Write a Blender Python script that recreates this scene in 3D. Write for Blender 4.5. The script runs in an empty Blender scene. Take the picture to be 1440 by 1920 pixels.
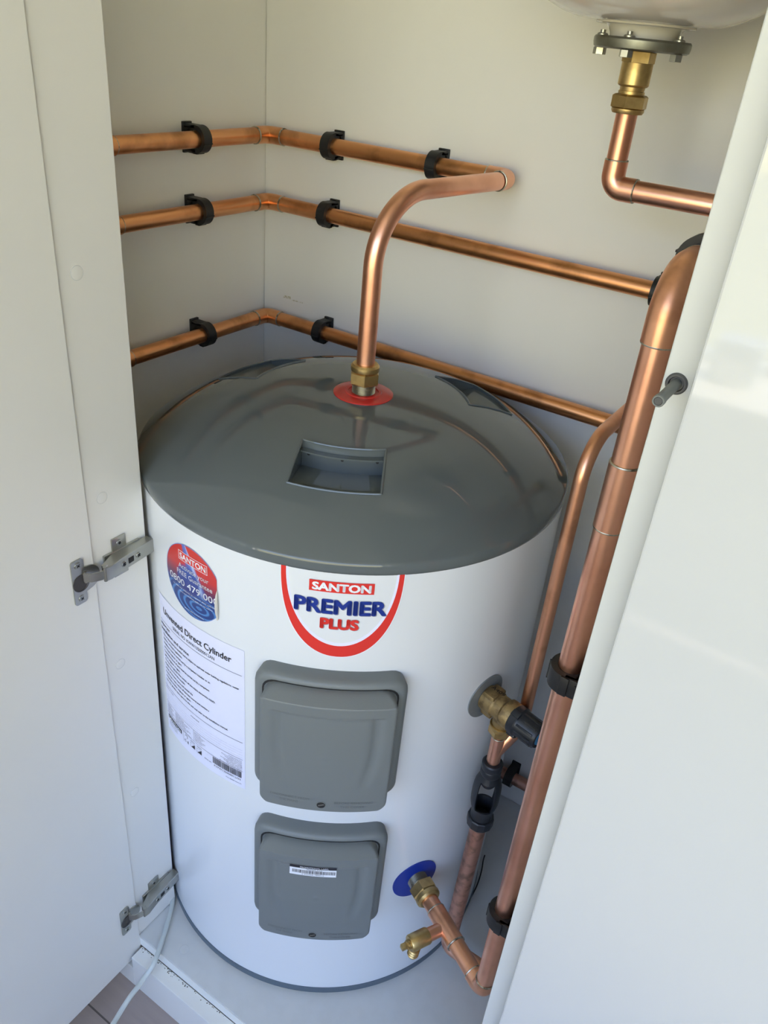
import bpy, bmesh, math, random
from mathutils import Vector, Matrix
random.seed(7)
scene = bpy.context.scene
COL = scene.collection
PI = math.pi
V = Vector

# ------------------------------------------------------------------ camera
cam_d = bpy.data.cameras.new('camera'); cam = bpy.data.objects.new('camera', cam_d); COL.objects.link(cam)
YAW, PITCH, ROLL = -0.53720, 0.54300, 0.09897
sa, ca, sb, cb, sc_, cc = math.sin(YAW), math.cos(YAW), math.sin(PITCH), math.cos(PITCH), math.sin(ROLL), math.cos(ROLL)
fwd = V((sa*cb, ca*cb, -sb)); rgt0 = V((ca, -sa, 0)); up0 = rgt0.cross(fwd)
rgt = rgt0*cc + up0*sc_; up = -rgt0*sc_ + up0*cc
m = Matrix((rgt, up, -fwd)).transposed().to_4x4(); m.translation = V((0.88787, -1.028, 1.22884))
cam.matrix_world = m
cam_d.sensor_fit = 'VERTICAL'; cam_d.sensor_height = 24.0; cam_d.sensor_width = 18.0
cam_d.lens = 24.0*1512.06/1920.0; cam_d.clip_start = 0.01
scene.camera = cam

# ------------------------------------------------------------------ light
scene.view_settings.view_transform = 'Standard'; scene.view_settings.look = 'None'
scene.view_settings.gamma = 1.0; scene.view_settings.exposure = 0.0
scene.view_settings.use_curve_mapping = False
SKY, SUN, CEIL_Z, OPEN_Y = 6.2, 20.0, 2.3, -2.21
SILL_Z, HEAD_Z, WX0, WX1 = .50, 2.12, .1, 3.0

world = bpy.data.worlds.new('world'); scene.world = world; world.use_nodes = True
nt = world.node_tree; nt.nodes.clear()
tc = nt.nodes.new('ShaderNodeTexCoord'); sp = nt.nodes.new('ShaderNodeSeparateXYZ')
mr = nt.nodes.new('ShaderNodeMapRange'); mr.inputs['From Min'].default_value = -1; mr.inputs['From Max'].default_value = 1
rp = nt.nodes.new('ShaderNodeValToRGB'); bg = nt.nodes.new('ShaderNodeBackground'); wo = nt.nodes.new('ShaderNodeOutputWorld')
nt.links.new(tc.outputs['Generated'], sp.inputs[0]); nt.links.new(sp.outputs['Z'], mr.inputs['Value'])
nt.links.new(mr.outputs[0], rp.inputs[0]); nt.links.new(rp.outputs[0], bg.inputs[0]); nt.links.new(bg.outputs[0], wo.inputs[0])
cr = rp.color_ramp
cr.elements[0].position = 0.0; cr.elements[0].color = (.90, .78, .36, 1)
cr.elements[1].position = 1.0; cr.elements[1].color = (.26, .42, .85, 1)
for p, c in ((.50, (.98, .88, .46, 1)), (.552, (.84, .77, .46, 1)), (.585, (.54, .66, .80, 1)), (.65, (.44, .62, 1.0, 1))):
    e = cr.elements.new(p); e.color = c
bg.inputs[1].default_value = SKY

def add_light(name, kind, loc, rot, energy, color=(1, 1, 1), **kw):
    d = bpy.data.lights.new(name, kind); d.energy = energy; d.color = color
    for k, v in kw.items(): setattr(d, k, v)
    o = bpy.data.objects.new(name, d); o.location = loc; o.rotation_euler = rot; COL.objects.link(o); return o
# high sun behind the house: it only reaches the terrace and the lawn outside
add_light('sun', 'SUN', (0, 0, 6), (math.radians(10), math.radians(38), 0), SUN, (1.0, .93, .80), angle=.01)

# ------------------------------------------------------------------ materials
def mat(name, color, rough=.5, metal=0.0, spec=.5, noise=None, bump=None, coat=0.0):
    """noise=(scale, colour2, lo, hi) mixes a second colour of the thing itself (speckle, tarnish); bump=(scale, strength)"""
    m = bpy.data.materials.new(name); m.use_nodes = True; t = m.node_tree; b = t.nodes['Principled BSDF']
    b.inputs['Base Color'].default_value = (*color, 1); b.inputs['Roughness'].default_value = rough
    b.inputs['Metallic'].default_value = metal; b.inputs['Specular IOR Level'].default_value = spec
    b.inputs['Coat Weight'].default_value = coat; b.inputs['Coat Roughness'].default_value = .04
    tcn = t.nodes.new('ShaderNodeTexCoord')
    if noise:
        n = t.nodes.new('ShaderNodeTexNoise'); n.inputs['Scale'].default_value = noise[0]; n.inputs['Detail'].default_value = 5
        r = t.nodes.new('ShaderNodeValToRGB'); r.color_ramp.elements[0].position = noise[2]; r.color_ramp.elements[1].position = noise[3]
        r.color_ramp.elements[0].color = (*color, 1); r.color_ramp.elements[1].color = (*noise[1], 1)
        t.links.new(tcn.outputs['Object'], n.inputs['Vector']); t.links.new(n.outputs['Fac'], r.inputs[0]); t.links.new(r.outputs[0], b.inputs['Base Color'])
        if metal > .5:
            mp = t.nodes.new('ShaderNodeMapRange'); mp.inputs['To Min'].default_value = rough; mp.inputs['To Max'].default_value = rough+.18
            t.links.new(n.outputs['Fac'], mp.inputs['Value']); t.links.new(mp.outputs[0], b.inputs['Roughness'])
    if bump:
        n2 = t.nodes.new('ShaderNodeTexNoise'); n2.inputs['Scale'].default_value = bump[0]; n2.inputs['Detail'].default_value = 4
        bp = t.nodes.new('ShaderNodeBump'); bp.inputs['Strength'].default_value = bump[1]; bp.inputs['Distance'].default_value = .001
        t.links.new(tcn.outputs['Object'], n2.inputs['Vector']); t.links.new(n2.outputs['Fac'], bp.inputs['Height']); t.links.new(bp.outputs[0], b.inputs['Normal'])
    return m

M = {}
M['melamine'] = mat('white_melamine', (.81, .80, .765), .42, noise=(9, (.80, .79, .752), .35, .7))
M['side_panel'] = mat('grey_white_panel', (.58, .59, .58), .42)
M['base_board'] = mat('grey_white_board', (.62, .625, .61), .35, noise=(40, (.60, .605, .59), .45, .62))
M['melamine_edge'] = mat('melamine_edging', (.78, .77, .73), .4)
M['gloss'] = mat('gloss_white_front', (.57, .58, .585), .05, coat=.15)
M['room'] = mat('room_paint', (.80, .79, .76), .8)
M['enamel'] = mat('white_enamel', (.74, .755, .77), .28, coat=.3, bump=(60, .02))
M['lid'] = mat('lid_grey_plastic', (.115, .131, .135), .03)
M['cover'] = mat('cover_grey_plastic', (.165, .180, .180), .46, bump=(900, .12))
M['lettering'] = mat('moulded_letter_grey', (.12, .13, .13), .5)
M['dark_ring'] = mat('base_ring_grey', (.10, .13, .16), .5)
M['hole'] = mat('dark_hole', (.012, .012, .012), .7)
M['copper'] = mat('bright_copper', (.93, .50, .345), .22, 1, noise=(14, (.74, .36, .24), .42, .7), bump=(35, .05))
M['copper_mid'] = mat('handled_copper', (.84, .44, .28), .27, 1, noise=(22, (.60, .29, .17), .54, .72), bump=(60, .06))
M['copper_dull'] = mat('tarnished_copper', (.76, .36, .165), .25, 1, noise=(16, (.42, .19, .08), .54, .70), bump=(50, .06))
M['copper_pitted'] = mat('stained_copper', (.60, .33, .25), .40, 1, noise=(75, (.34, .20, .15), .48, .66), bump=(80, .1))
M['solder'] = mat('solder', (.55, .53, .45), .35, 1, noise=(120, (.18, .17, .13), .5, .62))
M['brass'] = mat('brass', (.62, .45, .20), .30, 1, noise=(70, (.45, .31, .13), .45, .7))
M['brass_cast'] = mat('cast_brass', (.40, .29, .14), .48, 1, noise=(120, (.24, .17, .09), .45, .65), bump=(500, .3))
M['steel'] = mat('plated_steel', (.44, .44, .40), .24, 1, noise=(60, (.42, .41, .38), .45, .7))
M['steel_dark'] = mat('dull_zinc_flange', (.32, .32, .27), .38, 1, noise=(40, (.22, .21, .16), .4, .7))
M['black'] = mat('black_plastic', (.010, .010, .011), .5, bump=(600, .1))
M['black_soft'] = mat('black_nylon', (.014, .016, .021), .42)
M['blue_cap'] = mat('blue_insert', (.03, .22, .50), .4)
M['red'] = mat('red_plastic', (.52, .03, .025), .22)
M['blue'] = mat('blue_plastic', (.010, .035, .30), .35)
M['grey_plate'] = mat('grey_embossed_plate', (.22, .24, .25), .35, .3, bump=(180, .5))
M['vessel'] = mat('white_vessel_paint', (.78, .74, .66), .15, coat=.5)
M['latch'] = mat('grey_latch_plastic', (.15, .16, .155), .5)
M['latch_dark'] = mat('dark_latch_plastic', (.07, .07, .075), .5)
M['cable'] = mat('white_pvc_cable', (.60, .64, .62), .4)
M['paper'] = mat('label_paper', (.76, .765, .92), .35)
M['ink'] = mat('black_ink', (.02, .02, .025), .5)
M['ink_soft'] = mat('grey_ink', (.035, .038, .05), .5)
M['pr_red'] = mat('print_red', (.70, .035, .025), .3)
M['pr_blue'] = mat('print_blue', (.012, .035, .26), .3)
M['pr_blue2'] = mat('print_mid_blue', (.03, .09, .36), .3)
M['pr_light'] = mat('print_light_blue', (.16, .27, .60), .3)
M['pr_white'] = mat('print_white', (.85, .86, .90), .3)
M['shadow_ink'] = mat('print_grey_shadow', (.30, .30, .34), .4)
M['sticker_back'] = mat('curled_paper', (.66, .63, .57), .5)
M['patio'] = mat('cream_sill', (.78, .70, .60), .5)
M['lawn'] = mat('dry_lawn', (.34, .31, .13), .9, noise=(3, (.38, .34, .15), .4, .6))
M['smear'] = mat('dried_glue', (.52, .48, .34), .5, noise=(300, (.78, .77, .72), .45, .6))
M['grit'] = mat('brown_grit', (.10, .085, .05), .8)
M['cup_dark'] = mat('hinge_cup_steel', (.07, .062, .058), .4, .5)
M['crate_blue'] = mat('pale_blue_box', (.40, .45, .55), .6)

def wood_mat():
    m = bpy.data.materials.new('wood_look_vinyl'); m.use_nodes = True; t = m.node_tree; b = t.nodes['Principled BSDF']
    tcn = t.nodes.new('ShaderNodeTexCoord'); mp = t.nodes.new('ShaderNodeMapping'); mp.inputs['Location'].default_value = (.3, .092, 0)
    br = t.nodes.new('ShaderNodeTexBrick'); br.inputs['Scale'].default_value = 1; br.inputs['Brick Width'].default_value = 1.2; br.inputs['Row Height'].default_value = .19
    br.inputs['Mortar Size'].default_value = .0014; br.inputs['Color1'].default_value = (.36, .30, .285, 1); br.inputs['Color2'].default_value = (.39, .325, .305, 1); br.inputs['Mortar'].default_value = (.12, .10, .095, 1)
    n = t.nodes.new('ShaderNodeTexNoise'); n.inputs['Scale'].default_value = 8; n.inputs['Detail'].default_value = 6
    mp2 = t.nodes.new('ShaderNodeMapping'); mp2.inputs['Scale'].default_value = (1.5, 14, 1)
    mx = t.nodes.new('ShaderNodeMix'); mx.data_type = 'RGBA'; mx.blend_type = 'MULTIPLY'; mx.inputs['Factor'].default_value = .5
    r = t.nodes.new('ShaderNodeValToRGB'); r.color_ramp.elements[0].color = (.7, .7, .7, 1); r.color_ramp.elements[1].color = (1.15, 1.15, 1.15, 1)
    t.links.new(tcn.outputs['Object'], mp.inputs[0]); t.links.new(mp.outputs[0], br.inputs[0]); t.links.new(tcn.outputs['Object'], mp2.inputs[0])
    t.links.new(mp2.outputs[0], n.inputs['Vector']); t.links.new(n.outputs['Fac'], r.inputs[0])
    t.links.new(br.outputs['Color'], mx.inputs[6]); t.links.new(r.outputs[0], mx.inputs[7]); t.links.new(mx.outputs[2], b.inputs['Base Color'])
    b.inputs['Roughness'].default_value = .45
    return m
M['wood'] = wood_mat()

def sticker_mat():
    """printed picture of the round guarantee sticker: red top fading to blue, pale swoosh, ripple rings; object coords x=arc, z=height stored in UV"""
    m = bpy.data.materials.new('guarantee_print'); m.use_nodes = True; t = m.node_tree; b = t.nodes['Principled BSDF']
    uv = t.nodes.new('ShaderNodeUVMap'); sp = t.nodes.new('ShaderNodeSeparateXYZ'); t.links.new(uv.outputs[0], sp.inputs[0])
    def math_(op, a, bb):
        n = t.nodes.new('ShaderNodeMath'); n.operation = op
        for i, x in enumerate((a, bb)):
            if x is None: continue
            if isinstance(x, (int, float)): n.inputs[i].default_value = x
            else: t.links.new(x, n.inputs[i])
        return n.outputs[0]
    def ramp(src, stops):
        r = t.nodes.new('ShaderNodeValToRGB'); t.links.new(src, r.inputs[0]); cr = r.color_ramp
        cr.elements[0].position, cr.elements[0].color = stops[0][0], (*stops[0][1], 1)
        cr.elements[1].position, cr.elements[1].color = stops[-1][0], (*stops[-1][1], 1)
        for p, c in stops[1:-1]: cr.elements.new(p).color = (*c, 1)
        return r.outputs[0]
    def mix(f, a, bb):
        x = t.nodes.new('ShaderNodeMix'); x.data_type = 'RGBA'; t.links.new(f, x.inputs[0]); t.links.new(a, x.inputs[6]); t.links.new(bb, x.inputs[7]); return x.outputs[2]
    x, y = sp.outputs['X'], sp.outputs['Y']           # both -1..1
    base = ramp(math_('ADD', math_('MULTIPLY', y, .5), .5), [(.0, (.01, .04, .22)), (.36, (.02, .04, .20)), (.50, (.16, .03, .08)), (.66, (.55, .03, .03)), (1, (.62, .035, .02))])
    rings = ramp(math_('SINE', math_('MULTIPLY', math_('SQRT', math_('ADD', math_('POWER', math_('SUBTRACT', x, .25), 2), math_('MULTIPLY', math_('POWER', math_('ADD', y, .62), 2), 5)), None), 26), None), [(0, (.01, .04, .20)), (.9, (.06, .20, .50))])
    low = ramp(math_('ADD', math_('MULTIPLY', y, -4), -.6), [(0, (0, 0, 0)), (1, (1, 1, 1))])
    c1 = mix(low, base, rings)
    # pale swoosh running from the top centre down to the right, ball of blue on its left
    cx = math_('SUBTRACT', x, math_('ADD', math_('MULTIPLY', y, -.42), .18))
    wid = math_('ADD', math_('MULTIPLY', y, -.22), .30)
    sw = ramp(math_('DIVIDE', math_('ABSOLUTE', cx, None), wid), [(.0, (1, 1, 1)), (.75, (.8, .8, .8)), (1, (0, 0, 0))])
    swc = ramp(math_('ADD', math_('MULTIPLY', cx, 2), .5), [(.0, (.02, .05, .30)), (.55, (.10, .18, .55)), (.7, (.45, .60, .9)), (.95, (.06, .10, .40))])
    up_ = ramp(math_('ADD', math_('MULTIPLY', y, 4), 1.3), [(0, (0, 0, 0)), (1, (1, 1, 1))])
    f2 = t.nodes.new('ShaderNodeMix'); f2.data_type = 'RGBA'; f2.blend_type = 'MULTIPLY'; f2.inputs[0].default_value = 1; t.links.new(sw, f2.inputs[6]); t.links.new(up_, f2.inputs[7])
    c2 = mix(f2.outputs[2], c1, swc)
    d = math_('SQRT', math_('ADD', math_('POWER', math_('ADD', x, .12), 2), math_('POWER', math_('SUBTRACT', y, .0), 2)), None)
    ball = ramp(d, [(.36, (1, 1, 1)), (.46, (0, 0, 0))])
    ballc = ramp(math_('ADD', math_('MULTIPLY', y, 1), .5), [(0, (.03, .02, .14)), (1, (.04, .10, .42))])
    c3 = mix(ball, c2, ballc)
    t.links.new(c3, b.inputs['Base Color']); b.inputs['Roughness'].default_value = .3
    return m
M['guarantee'] = sticker_mat()

# ------------------------------------------------------------------ mesh builder
class MB:
    def __init__(s): s.v = []; s.f = []; s.mi = []; s.mats = []; s.uv = {}
    def m(s, name):
        if name not in s.mats: s.mats.append(name)
        return s.mats.index(name)
    def add(s, vs, fs, mname):
        b = len(s.v); i = s.m(mname); s.v += [V(x) for x in vs]; s.f += [tuple(b+k for k in f) for f in fs]; s.mi += [i]*len(fs)
    def box(s, lo, hi, mname, bev=0.0):
        bm = bmesh.new(); bmesh.ops.create_cube(bm, size=1)
        for v in bm.verts: v.co = V([lo[k]+(v.co[k]+.5)*(hi[k]-lo[k]) for k in range(3)])
        if bev: bmesh.ops.bevel(bm, geom=list(bm.edges), offset=bev, segments=2, affect='EDGES', profile=.5)
        s.bm(bm, mname)
    def bm(s, bm, mname, mx=None):
        bm.verts.index_update(); vs = [(mx @ v.co if mx else v.co.copy()) for v in bm.verts]
        s.add(vs, [[v.index for v in f.verts] for f in bm.faces], mname); bm.free()
    def obox(s, c, ax, half, mname, bev=0.0):
        """box at c with axes ax=(X,Y,Z vectors) and half sizes"""
        bm = bmesh.new(); bmesh.ops.create_cube(bm, size=2)
        for v in bm.verts: v.co = V((v.co.x*half[0], v.co.y*half[1], v.co.z*half[2]))
        if bev: bmesh.ops.bevel(bm, geom=list(bm.edges), offset=bev, segments=2, affect='EDGES', profile=.5)
        mx = Matrix((V(ax[0]).normalized(), V(ax[1]).normalized(), V(ax[2]).normalized())).transposed().to_4x4(); mx.translation = V(c)
        s.bm(bm, mname, mx)
    def tube(s, pts, r, mname, n=28, cap=True):
        pts = [V(p) for p in pts]; rs = r if isinstance(r, (list, tuple)) else [r]*len(pts)
        t0 = (pts[1]-pts[0]).normalized(); u = t0.orthogonal().normalized(); vs = []; fs = []
        for i, p in enumerate(pts):
            if i == 0: t = t0
            elif i == len(pts)-1: t = (pts[i]-pts[i-1]).normalized()
            else: t = ((pts[i]-pts[i-1]).normalized()+(pts[i+1]-pts[i]).normalized()).normalized()
            u = (u - t*u.dot(t)).normalized(); w = t.cross(u)
            for k in range(n):
                a = 2*PI*k/n; vs.append(p+(u*math.cos(a)+w*math.sin(a))*rs[i])
        for i in range(len(pts)-1):
            for k in range(n):
                a = i*n+k; b = i*n+(k+1) % n; fs.append((a, b, b+n, a+n))
        if cap: fs.append(tuple(range(n))[::-1]); fs.append(tuple((len(pts)-1)*n+k for k in range(n)))
        s.add(vs, fs, mname)
    def lathe(s, o, ax, prof, mname, n=64, cap=True, sides=None, ph=0.0):
        """prof: list of (radius, distance along ax)"""
        o = V(o); ax = V(ax).normalized(); u = ax.orthogonal().normalized(); w = ax.cross(u); n = sides or n; vs = []; fs = []
        for r, z in prof:
            for k in range(n):
                a = 2*PI*k/n+ph; vs.append(o+ax*z+(u*math.cos(a)+w*math.sin(a))*max(r, 1e-5))
        for i in range(len(prof)-1):
            for k in range(n):
                a = i*n+k; b = i*n+(k+1) % n; fs.append((a, b, b+n, a+n))
        if cap: fs.append(tuple(range(n))[::-1]); fs.append(tuple((len(prof)-1)*n+k for k in range(n)))
        s.add(vs, fs, mname)
    def ring(s, c, ax, R, r, mname, n=40, k=8):
        c = V(c); ax = V(ax).normalized(); u = ax.orthogonal().normalized(); w = ax.cross(u); vs = []; fs = []
        for i in range(n):
            a = 2*PI*i/n; d = u*math.cos(a)+w*math.sin(a)
            for j in range(k):
                b = 2*PI*j/k; vs.append(c+d*(R+r*math.cos(b))+ax*r*math.sin(b))
        for i in range(n):
            for j in range(k):
                fs.append((i*k+j, ((i+1) % n)*k+j, ((i+1) % n)*k+(j+1) % k, i*k+(j+1) % k))
        s.add(vs, fs, mname)
    def build(s, name, parent=None, smooth=True, angle=35, recalc=True):
        me = bpy.data.meshes.new(name); me.from_pydata([tuple(v) for v in s.v], [], s.f)
        for mn in s.mats: me.materials.append(M[mn])
        for p, i in zip(me.polygons, s.mi): p.material_index = i
        if recalc:
            bm = bmesh.new(); bm.from_mesh(me); bmesh.ops.recalc_face_normals(bm, faces=bm.faces); bm.to_mesh(me); bm.free()
        if smooth:
            for p in me.polygons: p.use_smooth = True
            me.set_sharp_from_angle(angle=math.radians(angle))
        me.update(); o = bpy.data.objects.new(name, me); COL.objects.link(o)
        if parent is not None: o.parent = parent; o.matrix_parent_inverse = parent.matrix_basis.inverted()
        return o

def tag(o, label=None, cat=None, group=None, kind=None):
    for k, v in (('label', label), ('category', cat), ('group', group), ('kind', kind)):
        if v: o[k] = v
    return o
def thing(name, loc, label, cat, group=None):
    o = bpy.data.objects.new(name, None); o.empty_display_size = .02; COL.objects.link(o); o.location = loc
    return tag(o, label, cat, group)
def struct(o): o['kind'] = 'structure'; return o

def bend(P, d1, d2, R, n=10):
    """points of the arc rounding corner P between directions d1 (incoming side) and d2 (outgoing side)"""
    P = V(P); d1 = V(d1).normalized(); d2 = V(d2).normalized(); ang = d1.angle(d2); t = R/math.tan(ang/2)
    a = P+d1*t; b = P+d2*t; bis = (d1+d2).normalized(); c = P+bis*(R/math.sin(ang/2)); out = []
    va = a-c; vb = b-c; th = va.angle(vb)
    for i in range(n+1):
        k = i/n; out.append(c+(va*math.sin((1-k)*th)+vb*math.sin(k*th))/math.sin(th))
    return out
def elbow(name, P, d1, d2, r, L, R, mn, parent, solder=True, n=28, rf=1.11):
    b = MB(); d1 = V(d1).normalized(); d2 = V(d2).normalized(); P = V(P)
    b.tube([P+d1*L]+bend(P, d1, d2, R)+[P+d2*L], r*rf, mn, n)
    if solder:
        for d in (d1, d2): b.ring(P+d*L, d, r*1.04, r*.10, 'solder')
    return b.build(name, parent)
def straight(name, a, b_, r, mn, parent, n=32):
    b = MB(); b.tube([a, b_], r, mn, n); return b.build(name, parent)
def coupling(name, a, b_, r, mn, parent, n=32):
    b = MB(); a = V(a); b_ = V(b_); d = (b_-a).normalized(); L = (b_-a).length
    b.lathe(a, d, [(r*1.0, 0), (r*1.11, .0006), (r*1.11, L-.0006), (r*1.0, L)], mn, n)
    b.ring(a, d, r*1.03, r*.09, 'solder'); b.ring(b_, d, r*1.03, r*.09, 'solder')
    return b.build(name, parent)
def hexnut(b, o, ax, r, h, mn, ph=0.0, ch=.12):
    b.lathe(o, ax, [(r*.86, 0), (r, h*ch), (r, h*(1-ch)), (r*.86, h)], mn, sides=6, ph=ph)

# ------------------------------------------------------------------ the setting
XL, YB, XR, YF = -.0104, .012, .793, -.578
b = MB(); b.box((-2.2, OPEN_Y, -.12), (3.6, .03, -.10), 'wood'); struct(b.build('floor', smooth=False))
b = MB(); b.box((-9, -16, -.40), (10, OPEN_Y-.32, -.38), 'lawn'); b.build('ground', smooth=False)['kind'] = 'structure'
b = MB()
b.box((-2.3, OPEN_Y-.31, -.12), (3.7, OPEN_Y, SILL_Z-.03), 'room'); b.box((-2.3, OPEN_Y-.31, HEAD_Z), (3.7, OPEN_Y, CEIL_Z+.1), 'room')
b.box((-2.3, OPEN_Y-.31, SILL_Z-.03), (WX0, OPEN_Y, HEAD_Z), 'room'); b.box((WX1, OPEN_Y-.31, SILL_Z-.03), (3.7, OPEN_Y, HEAD_Z), 'room'); b.build('wall_window_side', smooth=False)['kind'] = 'structure'
b = MB(); b.box((WX0, OPEN_Y-.29, SILL_Z-.03), (WX1, OPEN_Y+.01, SILL_Z), 'patio', .003); ws = struct(b.build('window_1', smooth=False))
b = MB()
for x in (WX0, WX1-.05): b.box((x, OPEN_Y-.31, SILL_Z), (x+.05, OPEN_Y-.25, HEAD_Z), 'gloss')
b.box((WX0, OPEN_Y-.31, SILL_Z), (WX1, OPEN_Y-.27, SILL_Z+.03), 'gloss'); b.box((WX0, OPEN_Y-.31, HEAD_Z-.05), (WX1, OPEN_Y-.27, HEAD_Z), 'gloss'); b.build('window_frame', ws, smooth=False)
b = MB(); b.box((-2.2, OPEN_Y, CEIL_Z), (3.6, .03, CEIL_Z+.1), 'room'); struct(b.build('ceiling', smooth=False))
b = MB(); b.box((-2.3, OPEN_Y, -.1), (-2.2, .03, CEIL_Z), 'room'); b.build('wall_room_left', smooth=False)['kind'] = 'structure'
b = MB(); b.box((3.6, OPEN_Y, -.1), (3.7, .03, CEIL_Z), 'room'); b.build('wall_room_right', smooth=False)['kind'] = 'structure'
b = MB(); b.box((XL+.0012, YB, -.10), (XR+.018, YB+.018, CEIL_Z), 'melamine'); struct(b.build('wall_back', smooth=False))
b = MB(); b.box((XL-.018, YF, -.10), (XL, YB+.018, CEIL_Z), 'melamine'); struct(b.build('wall_left', smooth=False))
b = MB(); b.box((XR, YF, -.10), (XR+.018, YB, CEIL_Z), 'side_panel', .0008); struct(b.build('wall_right', smooth=False))
b = MB(); b.box((-2.3, .032, -.12), (3.7, .13, CEIL_Z+.1), 'room'); b.build('wall_room_back', smooth=False)['kind'] = 'structure'
for k, (x, z, w_, h_) in enumerate(((.040, .8255, .0075, .0022), (.062, .8235, .012, .0009))):
    b = MB(); b.obox((x, YB-.0001, z), ((1, 0, .03), (0, 1, 0), (-.03, 0, 1)), (w_, .0002, h_), 'smear', .0001); b.build('glue_smear', bpy.data.objects['wall_back'], smooth=False)
# unseen cupboard front added to stop light leaking in, left of the open bay
b = MB(); b.box((-2.19, -.552, -.10), (.2385, -.534, CEIL_Z), 'melamine'); struct(b.build('trim_1', smooth=False))
# narrow hinge panel at the left of the opening, with round cover caps
b = MB(); b.box((.240, YF, .0010), (.258, -.5035, CEIL_Z-.002), 'melamine', .0008); hp = struct(b.build('trim_2', smooth=False))
for z in (1.246, 1.011, .773, .539, .308):
    b = MB(); b.lathe((.2578, -.557, z), (1, 0, 0), [(.0065, 0), (.0065, .0004), (.0058, .0006), (0, .0006)], 'melamine', 24); b.ring((.2581, -.557, z), (1, 0, 0), .0067, .0003, 'base_board', 28, 6); b.build('cover_cap', hp)
# base board with its pale front edge
b = MB(); b.box((XL, YF, -.0205), (XR, YB-.0012, 0.0), 'base_board', .0008)
b.box((.2595, YF-.0012, -.020), (XR, YF-.0002, -.0008), 'melamine_edge'); bb = struct(b.build('trim_3', smooth=False))
b = MB(); b.lathe((.329, -.553, -.0003), (0, 0, 1), [(.0068, 0), (.0068, .0005), (.006, .0007), (0, .0007)], 'base_board', 24); b.ring((.329, -.553, .0001), (0, 0, 1), .0070, .0003, 'side_panel', 28, 6); b.build('cover_cap', bb)
# plinth with the step the door closes over
b = MB(); b.box((-2.19, -.6010, -.0998), (.2645, -.580, -.050), 'melamine_edge', .0008)
b.box((.2645, -.6010, -.0998), (XR+.018, -.5795, -.0208), 'melamine_edge', .0008); pl = struct(b.build('trim_4', smooth=False))
# old glue and dust crumbs left along the step
b = MB()
for i in range(70):
    t_ = random.random(); x = .268+.17*t_**1.0; 
    if random.random() < .45: x = random.choice((.268, .300, .322, .330))+random.uniform(-.006, .006)
    y = -.5803-abs(random.gauss(0, .0025)); s_ = random.uniform(.0003, .0011)
    b.lathe((x, y, -.0208), (0, 0, 1), [(s_, 0), (s_*.6, .0004), (0, .0005)], 'grit', 6)
g = b.build('dust_crumbs', smooth=False); tag(g, 'brown dust and glue crumbs along the white plinth step', 'dirt', kind='stuff')

# ------------------------------------------------------------------ doors
dt = thing('cupboard_door', (.262, -.58, -.036), 'white cupboard door standing open at the left, inside face showing', 'door')
b = MB(); b.box((.2425, -1.135, -.036), (.2605, -.5786, CEIL_Z-.03), 'melamine', .0008); b.build('door_panel', dt, smooth=False)
dg = thing('cupboard_door', (.8125, -.598, -.036), 'closed glossy white cupboard door at the right edge, with reflections', 'door')
b = MB(); b.box((.8125, -.598, -.036), (1.45, -.5805, CEIL_Z-.03), 'gloss', .0014); b.build('door_panel', dg, smooth=False)

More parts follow.
